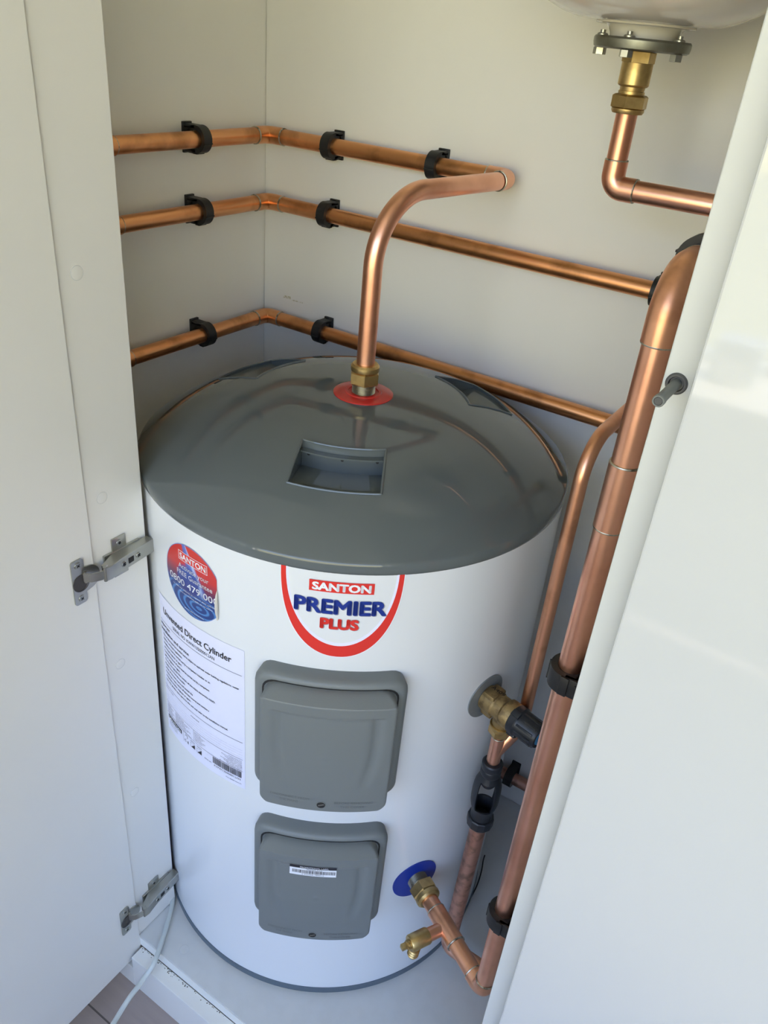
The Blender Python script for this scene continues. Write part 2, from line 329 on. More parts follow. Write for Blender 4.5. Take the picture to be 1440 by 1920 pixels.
# ------------------------------------------------------------------ hinges (concealed cabinet hinges, opened at right angle)
Z3 = V((0, 0, 1))
def hinge(zc, label):
    """zc: height of the cup centre; door face X=.2605, panel face X=.258"""
    t = thing('cabinet_hinge', (.2605, -.585, zc), label, 'hinge', 'metal hinges of the open door')
    fx = .2608
    # cup plate lying on the door face: waisted plate 57 mm tall with two lugs
    b = MB(); y0 = -.5905
    out = []
    def arc(cy, cz, r, a0, a1, n=6):
        for i in range(n+1):
            a = math.radians(a0+(a1-a0)*i/n); out.append((cy+r*math.cos(a), cz+r*math.sin(a)))
    # outline in (y, z), y to the panel (+) ; plate left edge at y0-.0175
    arc(-.6055, .0255, .003, 180, 90); arc(-.5965, .0245, .004, 90, 0); out.append((-.5925, .016))
    arc(-.5885, 0, .0150, 78, -78, 14)
    out.append((-.5925, -.016)); arc(-.5965, -.0245, .004, 0, -90); arc(-.6055, -.0255, .003, 270, 180)
    n = len(out); vs = [(fx, y, zc+z) for y, z in out]+[(fx+.0016, y, zc+z) for y, z in out]
    fs = [(i, (i+1) % n, n+(i+1) % n, n+i) for i in range(n)]+[tuple(range(n)), tuple(range(n, 2*n))]
    b.add(vs, fs, 'steel'); b.build('cup_plate', t)
    # dark cup opening, D shaped
    b = MB(); b.lathe((fx+.0014, -.5985, zc-.002), (1, 0, 0), [(.0105, 0), (.0105, .0010), (.0095, .0010), (.009, .0004), (0, .0004)], 'cup_dark', 28)
    b.build('hinge_cup', t)
    for dz in (.0215, -.0215):
        b = MB(); b.lathe((fx+.0014, -.600, zc+dz), (1, 0, 0), [(.0042, 0), (.0040, .0010), (.0025, .0012), (0, .0012)], 'steel', 20)
        b.obox((fx+.0027, -.600, zc+dz), ((1, 0, 0), (0, 1, 1), (0, -1, 1)), (.0002, .0022, .0005), 'hole'); b.obox((fx+.0027, -.600, zc+dz), ((1, 0, 0), (0, 1, -1), (0, 1, 1)), (.0002, .0022, .0005), 'hole')
        b.build('screw', t)
    # link from the cup to the arm
    b = MB(); za = zc+.004
    b.tube([(fx+.001, -.594, za), (fx+.008, -.588, za), (fx+.0125, -.579, za), (fx+.0125, -.573, za)], .0012, 'steel', 8)
    d = [(fx+.0015, -.595), (fx+.009, -.590), (fx+.0135, -.580), (fx+.0135, -.5725)]
    vs = []; 
    for x, y in d: vs += [(x, y, za-.0055), (x, y, za+.0055), (x+.0012, y-.0008, za+.0055), (x+.0012, y-.0008, za-.0055)]
    fs = [(0, 1, 2, 3), (12, 13, 14, 15)]
    for i in range(3):
        for k in range(4): fs.append((i*4+k, i*4+(k+1) % 4, i*4+4+(k+1) % 4, i*4+4+k))
    b.add(vs, fs, 'steel'); b.tube([(fx+.0145, -.5765, za-.0092), (fx+.0145, -.5765, za+.0092)], .0020, 'steel', 14); b.tube([(fx+.003, -.5935, za-.0072), (fx+.003, -.5935, za+.0072)], .0018, 'steel', 12)
    b.build('hinge_link', t)
    # arm: pressed channel, deeper at its front end, running back over the panel
    b = MB(); px = .2583; y1, y2 = -.5765, -.5045
    prof = [(y1, .0120), (y1, .0195), (y1+.006, .0205), (-.552, .0175), (y2+.008, .0135), (y2, .0120), (y2, .0035), (-.556, .0035), (-.566, .0080)]
    n = len(prof); vs = []
    for hz, kk in ((-.0086, 0), (-.0080, 1), (.0080, 1), (.0086, 0)):
        for y_, x_ in prof: vs.append((px+x_-(0 if kk else .0006), y_, za+hz) if not kk else (px+x_, y_, za+hz))
    order = [1, 0, 3, 2]
    L0 = [(px+x_-.0006, y_, za-.0086) for y_, x_ in prof]; L1 = [(px+x_, y_, za-.0080) for y_, x_ in prof]; L2 = [(px+x_, y_, za+.0080) for y_, x_ in prof]; L3 = [(px+x_-.0006, y_, za+.0086) for y_, x_ in prof]
    vs = L0+L1+L2+L3; fs = [tuple(range(n)), tuple(range(3*n, 4*n))]
    for q_ in range(3):
        for k in range(n): fs.append((q_*n+k, q_*n+(k+1) % n, (q_+1)*n+(k+1) % n, (q_+1)*n+k))
    b.add(vs, fs, 'steel'); b.ring((px+.0160, y1+.004, za+.0086), (0, 0, 1), .0012, .0006, 'steel', 16, 6)
    arm = b.build('hinge_arm', t, angle=25)
    xs = lambda y_: px+(.0205+(y_-(y1+.006))*(.0175-.0205)/(-.552-y1-.006) if y_ < -.552 else .0175+(y_+.552)*(.0135-.0175)/(y2+.008+.552))
    sl = V((-.0040, .0395, 0)).normalized(); nx_ = V((sl.y, -sl.x, 0))
    b = MB(); b.obox((xs(-.5400)+.0001, -.5400, za), (nx_, sl, Z3), (.0003, .0038, .0034), 'hole'); b.build('arm_slot', arm)
    for yy in (-.5510, -.5290):
        b = MB(); b.lathe((xs(yy)-.0001, yy, za), nx_, [(.0036, 0), (.0034, .0009), (.0026, .0011), (.0024, .0006), (0, .0006)], 'steel', 20)
        for sg in (1, -1): b.obox(V((xs(yy), yy, za))+nx_*.0009, (nx_, sl+Z3*sg, Z3-sl*sg), (.0002, .0024, .0006), 'hole')
        b.build('arm_screw', arm)
    # mounting plate on the panel, wings above and below
    b = MB(); b.box((px, -.565, za-.010), (px+.0030, -.515, za+.010), 'steel', .0005)
    b.box((px, -.553, za+.008), (px+.0022, -.533, za+.0255), 'steel', .0010)
    b.box((px, -.553, za-.0255), (px+.0022, -.533, za-.008), 'steel', .0010); mp_ = b.build('mounting_plate', t)
    for s_ in (1, -1):
        b = MB(); b.lathe((px+.002, -.543, za+s_*.018), (1, 0, 0), [(.0040, 0), (.0038, .0010), (.0022, .0012), (0, .0008)], 'steel', 20)
        b.lathe((px+.0028, -.543, za+s_*.018), (1, 0, 0), [(.0018, 0), (.0018, .0006), (0, .0006)], 'hole', 12); b.build('screw', mp_)
hinge(.688, 'upper metal cabinet hinge joining open door and panel, beside round sticker')
hinge(.070, 'lower metal cabinet hinge near the cupboard base, above the white cable')

# ------------------------------------------------------------------ push latch
t = thing('push_latch', (.801, -.578, 1.071), 'grey push latch sticking out of the right panel edge', 'latch')
b = MB(); o = (.801, -.5779, 1.071)
b.lathe(o, (0, -1, 0), [(.0062, 0), (.0062, .0012), (.0055, .0018), (.0044, .0018), (.0040, .0010), (.0040, .0002), (0, .0002)], 'latch_dark', 36); b.build('latch_collar', t)
b = MB(); b.lathe(o, (0, -1, 0), [(.0030, 0), (.0030, .030), (.0034, .0305), (.0034, .034), (.0030, .0345), (.0024, .0345), (.0022, .0335), (0, .0335)], 'latch', 32); b.build('latch_plunger', t)
b = MB(); b.lathe(V(o)+V((0, -.0336, 0)), (0, -1, 0), [(.0023, 0), (.0021, .0006), (0, .0006)], 'latch_dark', 24); b.build('latch_tip', t)

# ------------------------------------------------------------------ hot water cylinder
CX, CY, RB = .382, -.2632, .2655
def cyl(u, z, r=RB):
    """point at arc length u (measured on the body, from the front) and height z, r from the axis"""
    a = u/RB; return V((CX+r*math.sin(a), CY-r*math.cos(a), z))
def rad(th, z, r):
    a = math.radians(th); return V((CX+r*math.sin(a), CY-r*math.cos(a), z))
wh = thing('hot_water_cylinder', (CX, CY, 0), 'large white hot water cylinder with grey domed lid standing in the cupboard', 'water heater')
b = MB(); b.lathe((CX, CY, 0), (0, 0, 1), [(RB-.004, .0), (RB+.0012, .001), (RB+.0018, .006), (RB+.0012, .0125), (RB-.003, .013)], 'dark_ring', 160); b.build('base_ring', wh)
b = MB(); b.lathe((CX, CY, 0), (0, 0, 1), [(RB-.003, .010), (RB, .0125), (RB, .766)], 'enamel', 192); b.build('body', wh)
RL, ZR, HD, PW = .2668, .7730, .0700, 3.0
OX = .3865
def lidz(r): return ZR+HD*(1-(r/RL)**PW)
lb = MB(); prof = [(0.0001, .755), (RL-.004, .755), (RL-.0004, .7615), (RL+.0004, .7635), (RL+.0004, .7700), (RL-.0004, .7725)]
prof += [(RL*s_, lidz(RL*s_)) for s_ in [.996, .99, .98, .965, .95, .93, .9, .87, .83, .79, .74, .68, .6, .5, .4, .3, .2, .1]]+[(0.0001, lidz(0))]
lb.lathe((CX, CY, 0), (0, 0, 1), prof, 'lid', 200); lid = lb.build('lid', wh, angle=50)
# three grip recesses cut into the dome
R1, R2, HW = .1365, .1985, .0475
def rec_pt(th, l, r, z):
    a = math.radians(th); y = math.sqrt(r*r-l*l); return V((CX+y*math.sin(a)+l*math.cos(a), CY-y*math.cos(a)+l*math.sin(a), z))
def recess(th):
    n = 14; ls = [-HW+2*HW*i/n for i in range(n+1)]
    # cutter
    c = MB(); vs = []
    for l in ls:
        k = 1+.06*0
        vs += [rec_pt(th, l*.97, R1, lidz(R1)-.031), rec_pt(th, l*1.04, R2, lidz(R2)-.0035), rec_pt(th, l*1.04, R2, .90), rec_pt(th, l*.97, R1, .90)]
    fs = []
    for i in range(n):
        for k in range(4): fs.append((i*4+k, i*4+(k+1) % 4, i*4+4+(k+1) % 4, i*4+4+k))
    fs += [(0, 1, 2, 3), (n*4+3, n*4+2, n*4+1, n*4)]
    c.add(vs, fs, 'lid'); co = c.build('cutter', smooth=False)
    md = lid.modifiers.new('cut', 'BOOLEAN'); md.operation = 'DIFFERENCE'; md.object = co; md.solver = 'EXACT'
    dg_ = bpy.context.evaluated_depsgraph_get(); me = bpy.data.meshes.new_from_object(lid.evaluated_get(dg_)); lid.modifiers.clear(); lid.data = me
    bpy.data.objects.remove(co)
    # raised rim, inner ledge under the top edge and three drain holes
    b = MB(); P = [rec_pt(th, l*.97, R1, lidz(R1)+.0003) for l in ls]; Q = [rec_pt(th, l*1.04, R2, lidz(R2)+.0003) for l in ls]
    side = lambda s_: [rec_pt(th, s_*HW*(.97+.07*k/6), R1+(R2-R1)*k/6, lidz(R1+(R2-R1)*k/6)+.0003) for k in range(7)]
    for pts in (P, Q, side(1), side(-1)): b.tube(pts, .0014, 'lid', 8)
    b.build('recess_rim', lid)
    b = MB(); A = [rec_pt(th, l*.96, R1+.0005, lidz(R1)-.0085) for l in ls]; B = [rec_pt(th, l*.975, R1+.0085, lidz(R1)-.0085) for l in ls]
    vs = []
    for p, q in zip(A, B): vs += [p, q, q-V((0, 0, .0018)), p-V((0, 0, .0018))]
    fs = []
    for i in range(n):
        for k in range(4): fs.append((i*4+k, i*4+(k+1) % 4, i*4+4+(k+1) % 4, i*4+4+k))
    fs += [(0, 1, 2, 3), (n*4+3, n*4+2, n*4+1, n*4)]
    b.add(vs, fs, 'lid'); b.build('grip_ledge', lid)
    a = math.radians(th); d = V((math.sin(a), -math.cos(a), 0))
    for l in (-.038, 0, .038):
        b = MB(); b.lathe(rec_pt(th, l, R1+.0003, lidz(R1)-.0150), d, [(.0017, 0), (.0017, .0003), (0, .0003)], 'hole', 14); b.build('drain_hole', lid)
for th in (27.6, 147.6, -92.4): recess(th)
for p in lid.data.polygons: p.use_smooth = True
lid.data.set_sharp_from_angle(angle=math.radians(28))

# ---- things printed on or fitted to the curved body
def loops_mesh(b, outline, mname, r, scales=(1, .8, .6, .4, .2), c=None, uvf=None):
    """fill a star-shaped outline [(u, z)] on the cylinder at radius r"""
    n = len(outline); c = c or (sum(p[0] for p in outline)/n, sum(p[1] for p in outline)/n); vs = []; fs = []
    for s_ in scales:
        for u, z in outline: vs.append(cyl(c[0]+(u-c[0])*s_, c[1]+(z-c[1])*s_, r))
    vs.append(cyl(c[0], c[1], r))
    for i in range(len(scales)-1):
        for k in range(n): fs.append((i*n+k, i*n+(k+1) % n, (i+1)*n+(k+1) % n, (i+1)*n+k))
    L = (len(scales)-1)*n
    for k in range(n): fs.append((L+k, L+(k+1) % n, len(vs)-1))
    b.add(vs, fs, mname)
def band(b, oa, ob, mname, r):
    n = len(oa); vs = [cyl(u, z, r) for u, z in oa]+[cyl(u, z, r) for u, z in ob]
    b.add(vs, [(k, (k+1) % n, n+(k+1) % n, n+k) for k in range(n)], mname)
def strip(b, pts_a, pts_b, mname, r):
    n = len(pts_a); vs = [cyl(u, z, r) for u, z in pts_a]+[cyl(u, z, r) for u, z in pts_b]
    b.add(vs, [(k, k+1, n+k+1, n+k) for k in range(n-1)], mname)
def rect(b, u0, u1, z0, z1, mname, r):
    n = max(1, int(abs(u1-u0)/.006)); us = [u0+(u1-u0)*i/n for i in range(n+1)]
    strip(b, [(u, z0) for u in us], [(u, z1) for u in us], mname, r)
_txt = {}
def text_geo(s, bold=0.0, cond=1.0):
    key = (s, bold)
    if key not in _txt:
        cu = bpy.data.curves.new('t', 'FONT'); cu.body = s; cu.size = 1.0; cu.offset = bold; cu.resolution_u = 3
        o = bpy.data.objects.new('t', cu); COL.objects.link(o); bpy.context.view_layer.update()
        me = bpy.data.meshes.new_from_object(o.evaluated_get(bpy.context.evaluated_depsgraph_get()))
        vs = [(v.co.x, v.co.y) for v in me.vertices]; fs = [tuple(p.vertices) for p in me.polygons]
        bpy.data.objects.remove(o); bpy.data.curves.remove(cu); bpy.data.meshes.remove(me); _txt[key] = (vs, fs)
    return _txt[key]
def text(b, s, u0, u1, z0, h, mname, r, bold=0.0, mapf=None, slope=0.0):
    """write s between arcs u0..u1, baseline z0, capital height h; bold thickens the strokes by overlaying shifted copies"""
    vs, fs = text_geo(s)
    if not vs: return
    x0 = min(v[0] for v in vs); x1 = max(v[0] for v in vs); capy = .72
    f = mapf or (lambda u, z: cyl(u, z, r))
    w = bold*h/capy; u0 += w; u1 -= w; k = (u1-u0)/(x1-x0)
    shifts = [(0, 0)] if not bold else [(w*math.cos(a), w*.8*math.sin(a)) for a in [PI*q/4 for q in range(8)]]+[(0, 0)]
    for du, dz in shifts: b.add([f(u0+(x-x0)*k+du, z0+y*h/capy+dz) for x, y in vs], fs, mname)

# badge under the lid: white U with a red border, SANTON / PREMIER / PLUS
bc = .1512
def U(hw, zt, zb, n=44, e=2.25):
    pts = []
    for i in range(n+1):
        a = PI*i/n; x = -math.cos(a); z = -math.sin(a)
        x = math.copysign(abs(x)**(2/e*1.04), x); z = -abs(z)**(2/e)
        pts.append((bc+x*hw, zt+z*(zt-zb)))
    return pts
bd = MB(); ou = U(.0625, .7605, .6525); inn = U(.0572, .7605, .6672, e=2.1); wo_ = U(.0632, .7605, .6518)
strip(bd, ou, inn, 'pr_red', RB+.0005); strip(bd, wo_, ou, 'pr_white', RB+.0005)
n = len(inn)//2; strip(bd, inn[:n+1], inn[n:][::-1], 'paper', RB+.0005)
SZ = .0137
rect(bd, bc-.0328, bc+.0330, .7365, .7500, 'pr_red', RB+.0008)
text(bd, 'SANTON', bc-.0298, bc+.0300, .7388, .0092, 'pr_white', RB+.0011, .055)
for du, dz, mn, rr in ((.0009, -.0009, 'shadow_ink', .0007), (0, 0, 'pr_blue', .0010)):
    text(bd, 'PREMIER', bc-.0478+du, bc+.0478+du, .7100+dz, .0178, mn, RB+rr, .045)
for du, dz, mn, rr in ((.0007, -.0007, 'shadow_ink', .0007), (0, 0, 'pr_red', .0010)):
    text(bd, 'PLUS', bc-.0200+du, bc+.0205+du, .6905+dz, .0128, mn, RB+rr, .062)
o = bd.build('badge', wh, smooth=True, angle=60, recalc=False); o['label'] = 'white badge with red border reading SANTON PREMIER PLUS'

# round guarantee sticker with its right side curling off
st = MB(); sc0 = (-.0268, .6905); SR = .0462
def disc(R, k=1.0):
    out = []
    for i in range(72):
        a = 2*PI*i/72; x = R*math.cos(a); z = R*math.sin(a); x = min(x, .0410-.0016*math.cos(z*20)); out.append((sc0[0]+x, sc0[1]+z))
    return out
loops_mesh(st, disc(SR), 'guarantee', RB+.0006, c=sc0, scales=(1, .9, .8, .7, .6, .5, .4, .3, .2, .1))
# pale edge line and curled strip
band(st, disc(SR+.0007), disc(SR), 'pr_light', RB+.00065)
cu_ = []
for k in range(9):
    z = sc0[1]-.0290+.0400*k/8; w_ = .0062*math.sin(PI*min(1, max(.08, k/8)))**.6
    cu_.append((z, w_))
vs = []
for z, w_ in cu_:
    for j in range(7):
        a = -PI*.12+PI*1.05*j/6; rr = w_*.40
        vs.append(cyl(sc0[0]+.0402-rr*.2+rr*math.sin(a)-.000, z, RB+.0010+rr-rr*math.cos(a)))
st.add(vs, [(k*7+j, k*7+j+1, k*7+8+j, k*7+7+j) for k in range(8) for j in range(6)], 'sticker_back')
q = RB+.0010
for a, c_ in (((-.0465, .7140), (0.0, .7142)), ((-.0465, .7252), (0.0, .7254))):
    rect(st, a[0], c_[0], a[1], a[1]+.0006, 'pr_white', q)
for u in (-.0465, -.0006): rect(st, u, u+.0006, .7140, .7256, 'pr_white', q)
rect(st, -.0459, -.0006, .7146, .7252, 'pr_red', RB+.0008)
text(st, 'SANTON', -.0443, -.0022, .7160, .0075, 'pr_white', q, .03)
text(st, 'Activate your', -.0475, .0015, .7030, .0063, 'pr_white', q, .008)
text(st, 'FREE Guarantee', -.0510, .0065, .6935, .0063, 'pr_white', q, .008)
text(st, '0800 479 00', -.0665, .0065, .6795, .0088, 'pr_white', q, .008)
text(st, 'c', .0077, .0118, .6805, .0125, 'pr_white', q, .0)
text(st, 'or visit our website to register your cylinder', -.0600, .0110, .6735, .0020, 'pr_white', q, 0)
text(st, 'terms and conditions apply, see our website', -.0480, .0060, .6688, .0018, 'pr_white', q, 0)
rect(st, -.0600, .0110, .6762, .6765, 'pr_light', q)
text(st, 'guarantee subject to annual service', -.0400, -.0080, .6500, .0016, 'pr_white', q, 0)
so = st.build('guarantee_sticker', wh, smooth=True, angle=60, recalc=False); so['label'] = 'round red and blue sticker with a curled right edge'
# UVs (-1..1) for the print
me = so.data; uvl = me.uv_layers.new(name='UVMap')
for lp in me.loops:
    co = me.vertices[lp.vertex_index].co + so.matrix_basis.translation + wh.location*0
    a = math.atan2(co.x-CX, -(co.y-CY))*RB; uvl.data[lp.index].uv = ((a-sc0[0])/SR, (co.z-sc0[1])/SR)

# information label at the left
il = MB(); q = RB+.0007; ROUT = RB+.0004
n = 26; us = [-.104+(.0475+.104)*i/n for i in range(n+1)]
strip(il, [(u, .409) for u in us], [(u, .6325) for u in us], 'paper', ROUT)
text(il, 'Unvented Direct Cylinder', -.0930, .0305, .6080, .0092, 'ink', q, .022)
text(il, 'SERIAL NO. KWW135000012AN', -.0700, .0060, .5985, .0048, 'ink_soft', q, .004)
rect(il, -.1030, .0440, .5940, .5945, 'ink_soft', q)
text(il, 'Important', -.1020, -.0790, .5868, .0045, 'ink', q, .012)
text(il, 'Installation and service', -.1020, -.0380, .5785, .0050, 'ink', q, .016)
lines = ['This product must be installed and is subject to approval under building regulations, water',
 'byelaws and local regulations.', 'Installation must be carried out by a competent installer or an',
 'authorised engineer or agent.', 'Commissioning and all parts must be carried out by a competent',
 'person, engineer or agent.', 'To drain the cylinder first switch off the mains electricity supply.',
 'If water flows from the tundish:', 'switch off the heat source and consult the', 'If discharge is seen switch off the heat source and contact a',
 'competent installer, engineer or agent.', 'Use only genuine spare parts for this unit and refer to the installation manual.']
z = .5715
for i, s_ in enumerate(lines):
    L = len(s_); u1 = -.098+L*.00152; text(il, s_, -.098, min(u1, .0430), z, .0031, 'ink_soft', q, .018); z -= .0067
rect(il, -.1030, .0445, .4880, .4885, 'ink_soft', q); text(il, 'Model and details', -.1010, -.0800, .4832, .0022, 'ink_soft', q)
text(il, 'PREMIER', -.040, -.024, .4800, .0018, 'ink_soft', q)
for k in range(4): rect(il, -.100, .0440, .4755-.0042*k, .4756-.0042*k, 'ink_soft', q)
rect(il, -.1030, .0445, .4590, .4594, 'ink_soft', q); rect(il, -.0365, -.0362, .4400, .4590, 'ink_soft', q)
for c0, c1, rows in ((-.1010, -.0800, 8), (-.078, -.0400, 8), (-.0345, -.0130, 7), (.0080, .0430, 8)):
    for k in range(rows):
        w_ = (.55+.45*((k*37) % 10)/10)*(c1-c0)
        s_ = ['Nominal capacity litres', 'Maximum supply pressure', 'Operating pressure bar', 'Expansion vessel charge', 'Immersion heater rating', 'Weight of unit when full', 'Heating time in minutes', 'Pressure relief valve'][k]
        if c0 > 0: text(il, s_, c1-w_, c1, .4555-.0023*k, .0016, 'ink_soft', q)
        else: text(il, s_, c0, c0+w_, .4555-.0023*k, .0016, 'ink_soft', q)
rect(il, -.1030, .0445, .4385, .4389, 'ink_soft', q); rect(il, -.0600, -.0597, .4210, .4385, 'ink_soft', q)
rect(il, -.1005, -.0640, .4290, .4360, 'ink', q); text(il, 'SANTON', -.0985, -.0660, .4303, .0045, 'pr_white', q+.0003, .03)
for k, s_ in enumerate(('Customer helpline', 'Norwich Norfolk', 'United Kingdom')): text(il, s_, -.0980, -.0750, .4255-.0030*k, .0018, 'ink_soft', q)
loops_mesh(il, [(-.0530+.0030*math.cos(a*PI/8), .4335+.0030*math.sin(a*PI/8)) for a in range(16)], 'ink_soft', q)
loops_mesh(il, [(-.0530+.0025*math.cos(a*PI/8), .4335+.0025*math.sin(a*PI/8)) for a in range(16)], 'paper', q+.0002)
text(il, 'C E', -.0575, -.0480, .4235, .0042, 'ink', q, .01)
for u in (-.0440, -.0310):
    text(il, 'WRAS', u, u+.009, .4340, .0018, 'ink', q, .02)
    band(il, [(u, .4240), (u+.009, .4240), (u+.009, .4320), (u, .4320)], [(u+.0003, .4243), (u+.0087, .4243), (u+.0087, .4317), (u+.0003, .4317)], 'ink_soft', q)
    vs = [cyl(u+.001, .4245, q), cyl(u+.0085, .4245, q), cyl(u+.0085, .4315, q)]; il.add(vs, [(0, 1, 2)], 'ink')
text(il, 'SERIAL NO.', -.0170, -.0040, .4235, .0022, 'ink_soft', q)
x = -.0020; rnd = random.Random(3)
while x < .0420:
    w_ = rnd.choice((.0005, .0005, .0009, .0013)); rect(il, x, min(x+w_, .0425), .4265, .4375, 'ink', q); x += w_+rnd.choice((.0004, .0007))
text(il, 'KWW135000012AN', .0000, .0410, .4215, .0035, 'ink_soft', q)
text(il, 'Doc 36005 Issue 01', .0190, .0420, .4150, .0018, 'ink_soft', q)
o = il.build('information_label', wh, smooth=True, angle=60, recalc=False); o['label'] = 'white text label headed Unvented Direct Cylinder'

# ---- two grey immersion heater covers
def rr(hw, z0, z1, c, uc, n=5):
    """rounded rectangle outline, arcs around uc; many points along the long edges so it can follow the curve"""
    pts = []; corners = [(uc+hw-c, z1-c, 0), (uc-hw+c, z1-c, 90), (uc-hw+c, z0+c, 180), (uc+hw-c, z0+c, 270)]
    for i, (cu, cz, a0) in enumerate(corners):
        for k in range(n+1):
            a = math.radians(a0+90*k/n); pts.append((cu+c*math.cos(a), cz+c*math.sin(a)))
        nx = corners[(i+1) % 4]; a = math.radians(a0+90); p0 = (cu+c*math.cos(a), cz+c*math.sin(a)); a1 = math.radians(nx[2]); p1 = (nx[0]+c*math.cos(a1), nx[1]+c*math.sin(a1))
        for k in range(1, 10): pts.append((p0[0]+(p1[0]-p0[0])*k/10, p0[1]+(p1[1]-p0[1])*k/10))
    return pts
UC = math.radians(31.9)*RB
def lofted(levels, mname, last_fill=True):
    b = MB(); n = len(levels[0][0]); vs = []; fs = []
    for pts, r in levels: vs += [cyl(u, z, (r(u, z) if callable(r) else r)) for u, z in pts]
    for i in range(len(levels)-1):
        for k in range(n): fs.append((i*n+k, i*n+(k+1) % n, (i+1)*n+(k+1) % n, (i+1)*n+k))
    if last_fill:
        pts, r = levels[-1]; rf = r if callable(r) else (lambda u, z: r)
        c = (sum(p[0] for p in pts)/n, sum(p[1] for p in pts)/n); base = (len(levels)-1)*n
        sc = [i/22 for i in range(21, 0, -1)]
        for s_ in sc:
            b0 = len(vs); vs += [cyl(c[0]+(u-c[0])*s_, c[1]+(z-c[1])*s_, rf(c[0]+(u-c[0])*s_, c[1]+(z-c[1])*s_)) for u, z in pts]
            for k in range(n): fs.append((base+k, base+(k+1) % n, b0+(k+1) % n, b0+k))
            base = b0
        vs.append(cyl(c[0], c[1], rf(*c)))
        for k in range(n): fs.append((base+k, base+(k+1) % n, len(vs)-1))
    b.add(vs, fs, mname); return b
def cover(zb, h, label, lower=False):
    zt = zb+h
    fr = lofted([(rr(.0800, zb, zt, .016, UC), RB-.001), (rr(.0800, zb, zt, .016, UC), RB+.013), (rr(.0790, zb+.001, zt-.001, .016, UC), RB+.0165), (rr(.0768, zb+.003, zt-.0035, .015, UC), RB+.0195),
                 (rr(.0735, zb+.007, zt-.007, .014, UC), RB+.0205), (rr(.0700, zb+.016, zt-.016, .013, UC), RB+.0205)], 'cover').build('heater_cover_frame', wh, angle=40)
    fr['label'] = label
    zb -= .008; c0, c1 = zb+.0080, zt-.0085; F = .3060; hw = .0645
    def face(u, z):
        # shallow curved channels running down the face like a soft U, and the flat between them
        du = abs(u-UC); zz = (z-c0)/(c1-c0)
        path = .0475-.030*max(0, (.60-zz))**1.5*1.3
        d = (du-path)/.0050; fade = max(0, min(1, (zz-.20)/.25))*max(0, min(1, (.875-zz)/.02))
        g = -.0030*math.exp(-d*d)*fade
        g += -.0010*max(0, min(1, (path-du)/.004))*fade
        dd = math.hypot(u-UC, z-(c0+c1)/2-.002)
        if dd < .004: g += -.0009*max(0, 1-dd/.004)
        # roll over at the top
        top = max(0, (z-(c1-.0085))/.0085); g += -.0150*min(top, 1)
        return F+g
    b = MB(); NU, NZ, cr_, er = 96, 110, .013, .0030; vs = []; fs = []
    rows = [c0]+[c0+(c1-c0)*(.5-.5*math.cos(PI*k/NZ))*.30+(c1-c0)*.70*k/NZ for k in range(1, NZ)]+[c1]
    for z in rows:
        dz = min(z-c0, c1-z); wz = hw if dz >= cr_ else hw-cr_+math.sqrt(max(0, cr_*cr_-(cr_-dz)**2))
        for k in range(-1, NU+2):
            if k in (-1, NU+1): u = UC+wz*(1 if k > 0 else -1)*1.02; vs.append(cyl(u, z, RB+.0190)); continue
            t_ = math.sin(PI*(k/NU-.5)); t_ = .35*t_+.65*(2*k/NU-1); u = UC+wz*t_; d = min(wz*(1-abs(t_)), dz)
            e = er-math.sqrt(max(0, er*er-(er-min(d, er))**2)); vs.append(cyl(u, z, face(u, z)-e))
    n = NU+3
    for a_ in range(len(rows)-1):
        for k in range(n-1): fs.append((a_*n+k, a_*n+k+1, (a_+1)*n+k+1, (a_+1)*n+k))
    for row, z, q_ in ((0, c0, 1), (len(rows)-1, c1, -1)):
        b0 = len(vs)
        for k in range(n): p = vs[row*n+k]; d_ = V((p.x-CX, p.y-CY, 0)).normalized(); vs.append(V((CX, CY, z))+d_*(RB+.0190))
        for k in range(n-1): fs.append((row*n+k, row*n+k+1, b0+k+1, b0+k))
    b.add(vs, fs, 'cover'); cv = b.build('heater_cover', fr, angle=32)
    # black gap line around the cover
    b = MB(); band(b, rr(hw+.0048, c0-.0002, c1+.0013, .014, UC), rr(hw+.0030, c0+.002, c1-.001, .013, UC), 'hole', RB+.0208); b.build('cover_gap', fr, recalc=False)
    # screw hole near the bottom
    b = MB(); a = (UC)/RB; d = V((math.sin(a), -math.cos(a), 0)); b.lathe(cyl(UC-.001, c0+.0125, F-.0001), d, [(.0058, 0), (.0058, .0006), (.0050, .0007), (.0048, .0003), (0, .0003)], 'cover', 24)
    b.lathe(cyl(UC-.001, c0+.0125, F), d, [(.0048, 0), (.0048, .0005), (0, .0005)], 'hole', 20)
    b.obox(cyl(UC-.001, c0+.0128, F+.0006), (V((math.cos(a), math.sin(a), 0))+V((0, 0, .35)), (V((0, 0, 1))-V((math.cos(a), math.sin(a), 0))*.35), d), (.0034, .0009, .0002), 'steel'); b.build('cover_screw', cv)
    # moulded warning
    for s_, u0, u1, dz in (('DISCONNECT FROM', -.052, -.013, .0200), ('THE MAINS', -.043, -.024, .0135), ('BEFORE REMOVING', .012, .050, .0170), ('THIS COVER', .018, .042, .0105)):
        if lower: dz -= .002
        b = MB(); text(b, s_, UC+u0, UC+u1, c0+dz-.0015, .0036, 'lettering', F+.0003); b.build('moulded_lettering', cv, smooth=False, recalc=False)
